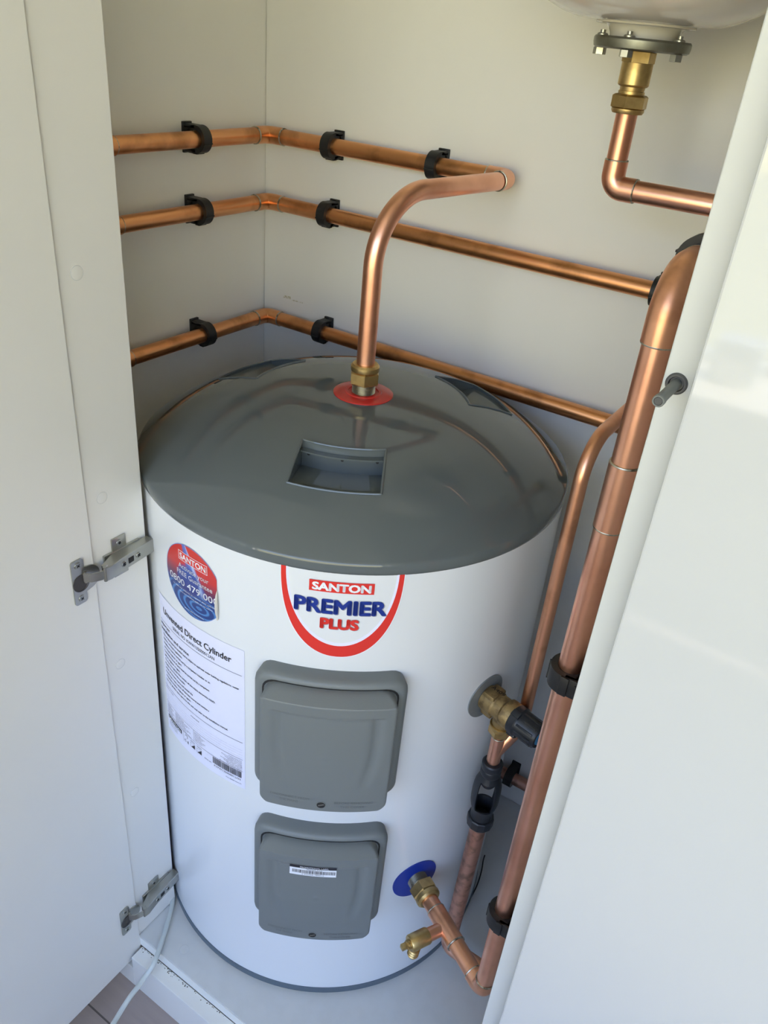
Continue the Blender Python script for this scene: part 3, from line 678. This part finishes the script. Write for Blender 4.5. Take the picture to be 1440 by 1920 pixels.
    if lower:
        b = MB(); R_ = F+.0006; u0, u1, z0, z1 = UC-.0295, UC+.0200, .3345, .3535
        rect(b, u0, u1, z0, z1, 'pr_white', R_); rect(b, u0, u1, z1-.0052, z1, 'ink', R_+.0003)
        text(b, 'PROMOTIONAL LABEL', u0+.0110, u1-.0080, z1-.0040, .0026, 'pr_white', R_+.0006, .02)
        text(b, 'PREMIER PLUS', u0+.018, u1-.015, z1-.0078, .0017, 'ink', R_+.0003); x = u0+.003; rnd = random.Random(5)
        while x < u1-.002:
            w_ = rnd.choice((.0004, .0004, .0007, .0010)); rect(b, x, x+w_, z0+.0045, z0+.0105, 'ink', R_+.0003); x += w_+rnd.choice((.0004, .0006))
        text(b, '5 023456 789012', u0+.013, u1-.013, z0+.0018, .0018, 'ink', R_+.0003)
        o = b.build('promotional_label', cv, smooth=True, angle=60, recalc=False); o['label'] = 'small white barcode label with a black top band'
cover(.4530, .1795, 'upper grey plastic heater cover')
cover(.1990, .1835, 'lower grey plastic heater cover, the one with a barcode label', True)

# ---- coloured plates round the three connections
b = MB(); o_ = V((OX, CY, lidz(0)-.0005)); b.lathe(o_, (0, 0, 1), [(.0365, 0), (.0365, .0012), (.0350, .0020), (.0225, .0024), (.0215, .0034), (.0185, .0036), (.0180, .0022), (.012, .0020)], 'red', 64); b.build('outlet_plate', wh)['label'] = 'red plate round the top outlet'
def body_disc(th, z, R, mname, name, label, embossed=False):
    u0 = math.radians(th)*RB; b = MB(); out = [(u0+R*math.cos(2*PI*i/64), z+R*math.sin(2*PI*i/64)) for i in range(64)]
    vs = [cyl(u, zz, RB-.0005) for u, zz in out]+[cyl(u, zz, RB+.0016) for u, zz in out]
    b.add(vs, [(k, (k+1) % 64, 64+(k+1) % 64, 64+k) for k in range(64)], mname); loops_mesh(b, out, mname, RB+.0016, c=(u0, z))
    if embossed:
        for k in range(26):
            a = 2*PI*k/26; s_ = 'TEMPERATUREPRESSURERELIEF'[k % 25]
            u = u0+.0225*math.sin(a); zz = z+.0225*math.cos(a); text(b, s_, u-.0013, u+.0013, zz-.0018, .0038, mname, RB+.0020)
    p = b.build(name, wh, angle=50); p['label'] = label
body_disc(61.2, .2385, .0335, 'blue', 'inlet_plate', 'blue plate round the cold inlet')
body_disc(75.8, .5450, .0300, 'grey_plate', 'valve_plate', 'grey embossed plate behind the relief valve', True)

# ------------------------------------------------------------------ copper pipework
r22, r15 = .0110, .0075
X, Y, Z = V((1, 0, 0)), V((0, 1, 0)), V((0, 0, 1))
px, py = .0150, -.0100
def wall_run(z, name_label, mn, x_end):
    t = thing('copper_pipe', (px, py, z), name_label, 'pipe', 'copper pipe runs along the cupboard walls')
    straight('pipe', (px, py-.03, z), (px, -.305, z), r22, mn, t)
    elbow('elbow_fitting', (px, py, z), -Y, X, r22, .030, .0125, mn, t)
    straight('pipe', (px+.03, py, z), (x_end, py, z), r22, mn, t)
    coupling('pipe_coupling', (px, -.303, z), (px, -.340, z), r22, mn, t)
    straight('pipe', (px, -.340, z), (px, -.520, z), r22, mn, t)
    return t
top = wall_run(1.0715, 'copper pipe from the cylinder top bending over to the highest wall run', 'copper_dull', .392)
# end elbow and the bent outlet pipe down to the cylinder
elbow('elbow_fitting', (.4180, py, 1.0715), -X, V((0, -1, 0)), r22, .030, .0125, 'copper_mid', top)
b = MB(); O1 = V((OX, CY, .86)); C1 = V((OX, CY, 1.0715)); E1 = V((.4180, -.043, 1.0715))
b.tube([O1]+bend(C1, -Z, (E1-C1), .078, 18)+[E1], r22, 'copper', 36); b.build('outlet_pipe', top)
b = MB(); o_ = V((OX, CY, lidz(0)+.001))
prof = [(.0125, 0)]
for k in range(9): prof += [(.0142, .0010+k*.0018), (.0130, .0019+k*.0018)]
b.lathe(o_, Z, prof, 'steel', 40); b.build('threaded_stub', top)
b = MB(); hexnut(b, o_+Z*.0120, Z, .0188, .0165, 'brass', .35); b.lathe(o_+Z*.0285, Z, [(.0168, 0), (.0172, .001), (.0172, .0060), (.0150, .0085), (.0112, .0088)], 'brass', 40); b.build('compression_nut', top, angle=30)
mid = wall_run(.9765, 'copper pipe run second from the top along left and back walls', 'copper_dull', .7925)
low = wall_run(.7945, 'copper pipe run just above the cylinder lid, lowest of the three', 'copper_dull', .7925)

def clip(P, axis, out, r, label, w=.0150, off=None, group='black pipe clips', ro=None):
    """P centre of the pipe, axis along the pipe, out = direction from the wall to the pipe, off = distance to wall"""
    P = V(P); axis = V(axis).normalized(); out = V(out).normalized(); side = axis.cross(out)
    t = thing('pipe_clip', tuple(P-out*off), label, 'pipe clip', group); ro = ro or r+.0062; n = 40; b = MB()
    outer = []; inner = []
    for i in range(n+1):
        a = -PI*.999+PI*1.998*i/n; outer.append(out*math.cos(a)*ro*1.0+side*math.sin(a)*ro*1.04); inner.append(out*math.cos(a)*(r+.0003)+side*math.sin(a)*(r+.0003))
    vs = []
    for h in (-w/2, w/2):
        vs += [P+p+axis*h for p in outer]+[P+p+axis*h for p in inner]
    m_ = n+1; fs = []
    for i in range(n):
        fs += [(i, i+1, m_+i+1, m_+i), (2*m_+i, 2*m_+i+1, 3*m_+i+1, 3*m_+i), (i, i+1, 2*m_+i+1, 2*m_+i), (m_+i, m_+i+1, 3*m_+i+1, 3*m_+i)]
    fs += [(0, m_, 3*m_, 2*m_), (n, m_+n, 3*m_+n, 2*m_+n)]
    b.add(vs, fs, 'black'); b.build('clip_ring', t)
    b = MB()
    # body block between ring and wall, with side cheeks
    d0 = off; b.obox(P-out*(d0-(d0-r*.80)/2), (out, side, axis), ((d0-r*.80)/2, ro*.96, w/2), 'black', .0015)
    b.obox(P-out*(d0-.002), (out, side, axis), (.0020, ro*1.15, w*.56), 'black', .0008)
    for s_ in (1, -1): b.obox(P-out*(d0/2)+side*s_*(ro-.0022), (out, side, axis), (d0/2-.0005, .0026, w*.5), 'black', .0010)
    b.obox(P+out*(ro*.98)+side*.004, (out, side, axis), (.0009, .0008, w*.52), 'hole')
    b.build('clip_base', t)
    b = MB(); b.obox(P-out*(d0*.52)+side*(ro*1.02), (out, side, axis), (.0055, .0016, w*.30), 'black', .0006)
    b.obox(P-out*(r*.2)+side*(ro*1.03), (out, side, axis), (.004, .0013, w*.5), 'black', .0005); b.build('clip_catch', t)
    return t
off_l = px-XL; off_b = YB-py
for z, n_ in ((1.0715, 'highest'), (.9765, 'middle'), (.7945, 'lowest')):
    clip((px, -.1540, z), Y, X, r22, 'black clip on the left wall holding the %s copper pipe' % n_, off=off_l)
for x, z, s_ in ((.132, 1.0715, 'black clip on the highest back-wall pipe, nearest the corner'), (.308, 1.0715, 'black clip on the highest back-wall pipe, near the bent outlet pipe'),
                 (.130, .9765, 'black clip on the middle back-wall pipe near the corner'), (.641, .9765, 'black clip on the middle back-wall pipe, behind the tall riser'),
                 (.130, .7945, 'black clip on the lowest back-wall pipe near the corner'), (.648, .7945, 'black clip on the lowest back-wall pipe, beside the riser')):
    clip((x, py, z), X, -Y, r22, s_, off=off_b)
# low pipe close to the base board at the back
t = thing('copper_pipe', (.60, py, .080), 'short length of copper pipe low on the back wall, behind the riser', 'pipe')
straight('pipe', (.12, py, .080), (.7925, py, .080), r22, 'copper_pitted', t)
clip((.603, py, .080), X, -Y, r22, 'black clip low on the back wall near the base board', off=off_b)

# ---- riser on the right with the cold inlet at its foot
RX, RY = .7600, -.4670
cold = thing('copper_pipe', (RX, RY, .2385), 'tall copper riser at the right, running down to the cold inlet', 'pipe')
straight('pipe', (RX, RY, .26), (RX, RY, .905), r22, 'copper', cold, 40)
coupling('pipe_coupling', (RX, RY, .905), (RX, RY, .962), r22, 'copper', cold, 40)
straight('pipe', (RX, RY, .962), (RX, RY, 1.060), r22, 'copper', cold, 40)
elbow('elbow_fitting', (RX, RY, 1.1030), -Z, Y, r22, .0470, .0300, 'copper_mid', cold, n=40, rf=1.13)
straight('pipe', (RX, RY+.04, 1.1030), (RX, -.02, 1.1030), r22, 'copper', cold)
dirr = V((math.sin(math.radians(61.6)), -math.cos(math.radians(61.6)), 0)); foot = V((RX, RY, .2385)); zin = .2385
A = V((CX, CY, zin)); rl = (foot-A).length
inl = (foot-A).normalized()
elbow('elbow_fitting', foot, Z, -inl, r22, .022, .0125, 'copper_mid', cold)
straight('pipe', A+inl*(RB+.030), foot-inl*.02, r22, 'copper_mid', cold)
# tee with the drain branch
tc_ = A+inl*(RB+.077); tdir = V((-inl.x*0+inl.y, -inl.x, 0)).normalized()
if tdir.y > 0: tdir = -tdir
b = MB(); b.lathe(tc_-inl*.025, inl, [(r22, 0), (r22*1.11, .0006), (r22*1.11, .0494), (r22, .05)], 'copper_mid', 36)
b.tube([tc_, tc_+tdir*.028], r15*1.15, 'copper_mid', 28); b.ring(tc_-inl*.025, inl, r22*1.04, r22*.1, 'solder'); b.ring(tc_+inl*.025, inl, r22*1.04, r22*.12, 'solder'); b.ring(tc_+tdir*.028, tdir, r15*1.08, .0010, 'solder'); b.build('tee_fitting', cold)
dc = MB(); dc.lathe(tc_+tdir*.026, tdir, [(r15, 0), (.0100, .001), (.0108, .003), (.0108, .026), (.0098, .028), (.006, .0285)], 'brass', 36)
dco = dc.build('drain_cock', cold)
b = MB(); e = tc_+tdir*.054; b.lathe(e, tdir, [(.0062, 0), (.0062, .003), (.0050, .003), (.0050, .005)], 'brass', 28); b.obox(e+tdir*.008, (tdir, Z, tdir.cross(Z)), (.0040, .0034, .0034), 'brass', .0004); b.build('square_spindle', dco)
b = MB(); hd = (-Z*.90+tdir*.10).normalized(); p0 = tc_+tdir*.043+hd*.004; prof = [(.0062, 0), (.0062, .010)]
for k in range(4): prof += [(.0076, .0105+k*.0042), (.0064, .0135+k*.0042)]
b.lathe(p0, hd, prof+[(.0050, .0280), (.0048, .0270)], 'brass', 32); b.build('hose_tail', dco)
# threaded stub and nut at the cylinder
b = MB(); prof = [(.0125, 0)]
for k in range(8): prof += [(.0140, .0008+k*.0017), (.0129, .0016+k*.0017)]
b.lathe(A+inl*(RB+.001), inl, prof, 'steel', 40); b.build('threaded_stub', cold)
b = MB(); hexnut(b, A+inl*(RB+.0125), inl, .0190, .0160, 'brass', .2); b.lathe(A+inl*(RB+.0285), inl, [(.0168, 0), (.0172, .001), (.0168, .0055), (.0140, .0080), (.0112, .0082)], 'brass', 40); b.build('compression_nut', cold, angle=30)
clip((RX, RY, .7500), Z, -X, r22, 'black clip holding the tall riser, level with the relief valve', w=.020, off=XR-RX)
clip((RX, RY, .3900), Z, -X, r22, 'black clip on the tall riser near its foot', w=.020, off=XR-RX)
clip((RX, -.405, 1.1030), Y, -X, r22, 'black clip above the top elbow of the riser, at the panel edge', off=XR-RX)

# ---- relief valve
vd = V((math.sin(math.radians(75.8)), -math.cos(math.radians(75.8)), 0)); vo = V((CX, CY, .5450))
rv = thing('relief_valve', tuple(vo+vd*RB), 'cast brass relief valve with black knob on the grey plate', 'valve')
b = MB(); b.lathe(vo+vd*(RB+.001), vd, [(.0110, 0), (.0160, .001), (.0165, .006), (.0165, .018), (.0150, .020), (.0150, .030), (.0175, .033), (.0180, .044), (.0165, .047), (.0120, .047)], 'brass_cast', 44)
b.obox(vo+vd*(RB+.012), (vd, Z, vd.cross(Z)), (.008, .0170, .0120), 'brass_cast', .002)
b.tube([vo+vd*(RB+.030), vo+vd*(RB+.030)-Z*.026], [.0130, .0110], 'brass_cast', 32)
b.build('valve_body', rv)
b = MB(); sv = vd.cross(Z)
text(b, 'A409', 0, .019, 0, .0055, 'hole', 0, .01, mapf=lambda u, z: vo+vd*(RB+.006+u*1.0)+Z*(.0185-.0000)+(sv*(-1))*(z-.001)+Z*(-abs(z-.001)*.02)); b.build('cast_number', rv, smooth=False, recalc=False)
b = MB(); nb = 12; vs = []
b.lathe(vo+vd*(RB+.046), vd, [(.0175, 0), (.0184, .001), (.0184, .009), (.0172, .0105), (.0166, .012), (.0152, .036), (.0138, .0385), (.0114, .039), (.0108, .036), (0, .036)], 'black_soft', 44)
for k in range(12):
    a = 2*PI*k/12; d = Z*math.cos(a)+sv*math.sin(a); b.obox(vo+vd*(RB+.0695)+d*.0158, (vd, d, vd.cross(d)), (.0115, .0010, .0014), 'black_soft', .0004)
for a in (.5, 2.6, 4.6):
    d = Z*math.cos(a)+sv*math.sin(a); b.obox(vo+vd*(RB+.052)+d*.0184, (vd, d, vd.cross(d)), (.0055, .0018, .004), 'black_soft', .0005)
b.build('valve_knob', rv)
b = MB(); b.lathe(vo+vd*(RB+.0815), vd, [(.0106, 0), (.0104, .0028), (.0080, .0032), (0, .0032)], 'blue_cap', 36); b.build('knob_insert', rv)
b = MB(); DX, DY = (vo+vd*(RB+.030)).x, (vo+vd*(RB+.030)).y
b.lathe((DX, DY, .5225), -Z, [(.0125, 0), (.0138, .0008), (.0138, .0040), (.0125, .0045)], 'brass', 36); hexnut(b, (DX, DY, .5178), -Z, .0142, .0110, 'brass', .3); b.build('outlet_nut', rv)

# ---- discharge pipe, tee, tundish
ds = thing('copper_pipe', (DX, DY, .46), 'short pale copper pipe dropping from the relief valve, joined by the thin riser', 'pipe')
straight('pipe', (DX, DY, .512), (DX, DY, .455), r15, 'copper', ds)
b = MB(); b.lathe((DX, DY, .5010), -Z, [(r15, 0), (r15*1.14, .0005), (r15*1.14, .0415), (r15, .042)], 'copper', 32); b.ring((DX, DY, .5010), Z, r15*1.08, .0008, 'solder')
J = V((DX, DY, .474)); SX, SY = .6870, -.3150; K = V((SX, SY, .515))
jd = (K-J); b.tube([J, J+jd*.55, J+jd*.80], r15*1.14, 'copper', 28); b.ring(J+jd*.80, jd.normalized(), r15*1.08, .0009, 'solder'); b.build('tee_fitting', ds)
b = MB(); C2 = V((SX, SY, .896)); E2 = V((SX, -.052, .896))
b.tube([J+jd*.78]+bend(K, (J-K), Z, .014, 6)+bend(C2, -Z, Y, .042, 14)+[V((SX, -.0315, .896))], r15, 'copper_mid', 28); b.build('thin_riser', ds)
b = MB(); b.lathe((SX, -.0335, .896), Y, [(.010, 0), (.0125, .001), (.0125, .0445), (.010, .0454)], 'brass', 24); b.build('wall_fitting', ds)
tu = thing('tundish', (DX, DY, .335), 'black plastic tundish with an open window in the discharge pipe', 'tundish')
b = MB(); b.lathe((DX, DY, .4570), -Z, [(r15+.0005, 0), (.0118, .0003), (.0132, .002), (.0132, .010), (.0125, .0112), (.0132, .0122), (.0132, .020), (.0120, .022), (.009, .022)], 'black_soft', 44); b.build('top_collar', tu)
def tundish_body():
    b = MB(); zs = [.4360, .4320, .4270, .4210, .4140, .4050, .3930, .3840, .3770, .3720, .3640, .3560]; rs = [.0118, .0130, .0150, .0168, .0178, .0183, .0183, .0178, .0165, .0150, .0142, .0142]
    n = 60; vs = []; fs = []; m_ = len(zs)
    for thick in (0, .0022):
        for zz, rr_ in zip(zs, rs):
            for k in range(n): a = 2*PI*k/n; vs.append(V((DX+(rr_-thick)*math.sin(a), DY-(rr_-thick)*math.cos(a), zz)))
    def is_win(i, k):
        a = (k+.5)*360/n; zz = (zs[i]+zs[i+1])/2
        a = (a-20) % 180            # two windows, front and rear
        return (a < 40 or a > 140) and .3760 < zz < .4260
    for i in range(m_-1):
        for k in range(n):
            if is_win(i, k): continue
            a = i*n+k; c = i*n+(k+1) % n; L = m_*n
            fs.append((a, c, c+n, a+n)); fs.append((L+a+n, L+c+n, L+c, L+a))
            for kk, (p, q_) in ((k-1, (a, a+n)), ((k+1), (c+n, c))):
                if is_win(i, kk % n): fs.append((p, q_, L+q_, L+p))
            if i > 0 and is_win(i-1, k): fs.append((a, L+a, L+c, c))
            if i < m_-2 and is_win(i+1, k): fs.append((a+n, c+n, L+c+n, L+a+n))
    b.add(vs, fs, 'black_soft'); return b
tundish_body().build('funnel_body', tu, recalc=False)
b = MB(); b.lathe((DX, DY, .436), -Z, [(.0100, 0), (.0100, .018), (.0078, .022), (.0070, .022), (.0085, .014), (.0085, 0)], 'black_soft', 36); b.build('inner_spout', tu)
b = MB(); b.lathe((DX, DY, .3560), -Z, [(.0145, 0), (.0165, .0004), (.0176, .002), (.0176, .014), (.0160, .0165), (.0112, .0165)], 'black_soft', sides=12, n=12); b.build('bottom_nut', tu, angle=20)
dp = thing('copper_pipe', (DX, DY, .05), 'stained wide copper pipe below the black tundish with an elbow at its foot', 'pipe')
FX, FY = DX-.0065, DY+.003
straight('pipe', (DX, DY, .345), (FX, FY, .065), r22*.98, 'copper_pitted', dp, 36)
ed = V((1, 0, 0))
elbow('elbow_fitting', (FX, FY, .0480), Z, ed, r22, .028, .0125, 'copper', dp)
straight('pipe', V((FX+.024, FY, .0480)), V((XR-.0005, FY, .0480)), r22*.98, 'copper_mid', dp)

# ------------------------------------------------------------------ expansion vessel and its feed pipe
EX, EY = .5990, -.150
ev = thing('expansion_vessel', (EX, EY, 1.234), 'white expansion vessel hanging at the top right with a bolted flange', 'expansion vessel')
b = MB(); prof = [(.0370, 1.2482), (.0452, 1.2466), (.0466, 1.2474), (.0462, 1.2486), (.0550, 1.2490), (.065, 1.2502), (.080, 1.2542), (.095, 1.2605), (.106, 1.2670), (.118, 1.2765), (.130, 1.2930), (.138, 1.3150), (.140, 1.345), (.140, 1.62), (.135, 1.66), (.11, 1.70), (.06, 1.725), (0.0001, 1.73)]
b.lathe((EX, EY, 0), Z, prof, 'vessel', 96); b.build('vessel_shell', ev, angle=50)
b = MB(); b.lathe((EX, EY, 0), Z, [(.0315, 1.2368), (.0322, 1.2400), (.0345, 1.2445), (.0372, 1.2470), (.0378, 1.2482)], 'vessel', 72); b.build('vessel_neck', ev, angle=50)
b = MB(); b.lathe((EX, EY, 0), Z, [(.0150, 1.2265), (.0425, 1.2265), (.0450, 1.2280), (.0458, 1.2315), (.0458, 1.2350), (.0445, 1.2368), (.0300, 1.2368)], 'steel_dark', 72); b.build('flange', ev)
for k, al in enumerate((31, 109, 185, 270)):
    a = math.radians(18.2-al); p = V((EX+.0385*math.cos(a), EY+.0385*math.sin(a), 0)); b = MB()
    hexnut(b, p+Z*1.2205, Z, .0062, .0062, 'steel', .3*k, .05); b.lathe(p+Z*1.2366, Z, [(.0052, 0), (.0052, .0014), (.0038, .0022), (.0026, .0022), (.0026, .0048), (0, .0050)], 'steel', 16); b.build('flange_bolt', ev, angle=30)
fp = thing('copper_pipe', (EX, EY, 1.105), 'copper pipe with brass fitting dropping from the expansion vessel and turning right', 'pipe')
b = MB(); hexnut(b, V((EX, EY, 1.2264)), -Z, .0158, .0100, 'brass', .35, .04)
b.lathe((EX, EY, 1.2170), -Z, [(.0135, 0), (.0150, .0004), (.0150, .019), (.0138, .0205), (.0122, .021), (.0118, .0245), (.0128, .0248), (.0128, .0270), (.0118, .0272), (.0118, .031)], 'brass', 44); b.build('brass_adapter', fp, angle=30)
b = MB(); hexnut(b, V((EX, EY, 1.1895)), -Z, .0182, .0130, 'brass', .15); b.lathe((EX, EY, 1.1768), -Z, [(.0160, 0), (.0160, .0020), (.0148, .0042), (.0108, .0044)], 'brass', 44); b.build('compression_nut', fp, angle=30)
rp_ = .0106
straight('pipe', (EX, EY, 1.182), (EX, EY, 1.128), rp_, 'copper', fp, 36)
elbow('elbow_fitting', (EX, EY, 1.1035), Z, X, rp_, .0260, .0125, 'copper', fp, n=36, rf=1.13)
straight('pipe', (EX+.024, EY, 1.1035), (XR-.0005, EY, 1.1035), rp_, 'copper', fp, 36)

# ------------------------------------------------------------------ cables
def smooth_path(pts, n=8):
    pts = [V(p) for p in pts]; out = []
    for i in range(len(pts)-1):
        p0 = pts[max(i-1, 0)]; p1 = pts[i]; p2 = pts[i+1]; p3 = pts[min(i+2, len(pts)-1)]
        for k in range(n):
            t = k/n; out.append(.5*((2*p1)+(-p0+p2)*t+(2*p0-5*p1+4*p2-p3)*t*t+(-p0+3*p1-3*p2+p3)*t**3))
    out.append(pts[-1]); return out
b = MB(); b.tube(smooth_path([(.120, -.360, .0044), (.160, -.430, .0044), (.213, -.477, .0044), (.244, -.494, .0044), (.263, -.514, .0044), (.282, -.543, .0050), (.302, -.578, .0058), (.311, -.598, .004), (.310, -.610, -.006), (.311, -.627, -.010), (.313, -.645, -.010), (.316, -.665, -.014), (.322, -.685, -.012), (.335, -.72, .0), (.345, -.78, -.020), (.33, -.84, -.075), (.29, -.89, -.0962), (.22, -.93, -.0962), (.14, -.96, -.0962)], 10), .0037, 'cable', 16)
tag(b.build('power_cable'), 'white flex coming round the cylinder foot and over the plinth to the floor', 'cable')
b = MB(); b.tube(smooth_path([(.625, -.128, .004), (.627, -.137, .0012), (.635, -.160, .0012), (.641, -.188, .0012), (.643, -.221, .0012), (.640, -.236, .0012)], 8), .0011, 'black', 8)
tag(b.build('thin_wire'), 'thin black wire lying on the base board beside the stained discharge pipe', 'wire')

# ------------------------------------------------------------------ outside, seen only as reflections in the glossy door
bx = thing('storage_box', (.59, -2.37, .50), 'pale blue box with white front on the sill, mirrored in the glossy door', 'box')
b = MB(); b.box((.535, -2.43, .5005), (.650, -2.345, .610), 'crate_blue', .004); b.build('box_body', bx, smooth=False)
b = MB(); b.box((.555, -2.3448, .502), (.635, -2.341, .572), 'pr_white'); b.build('white_panel', bx, smooth=False)
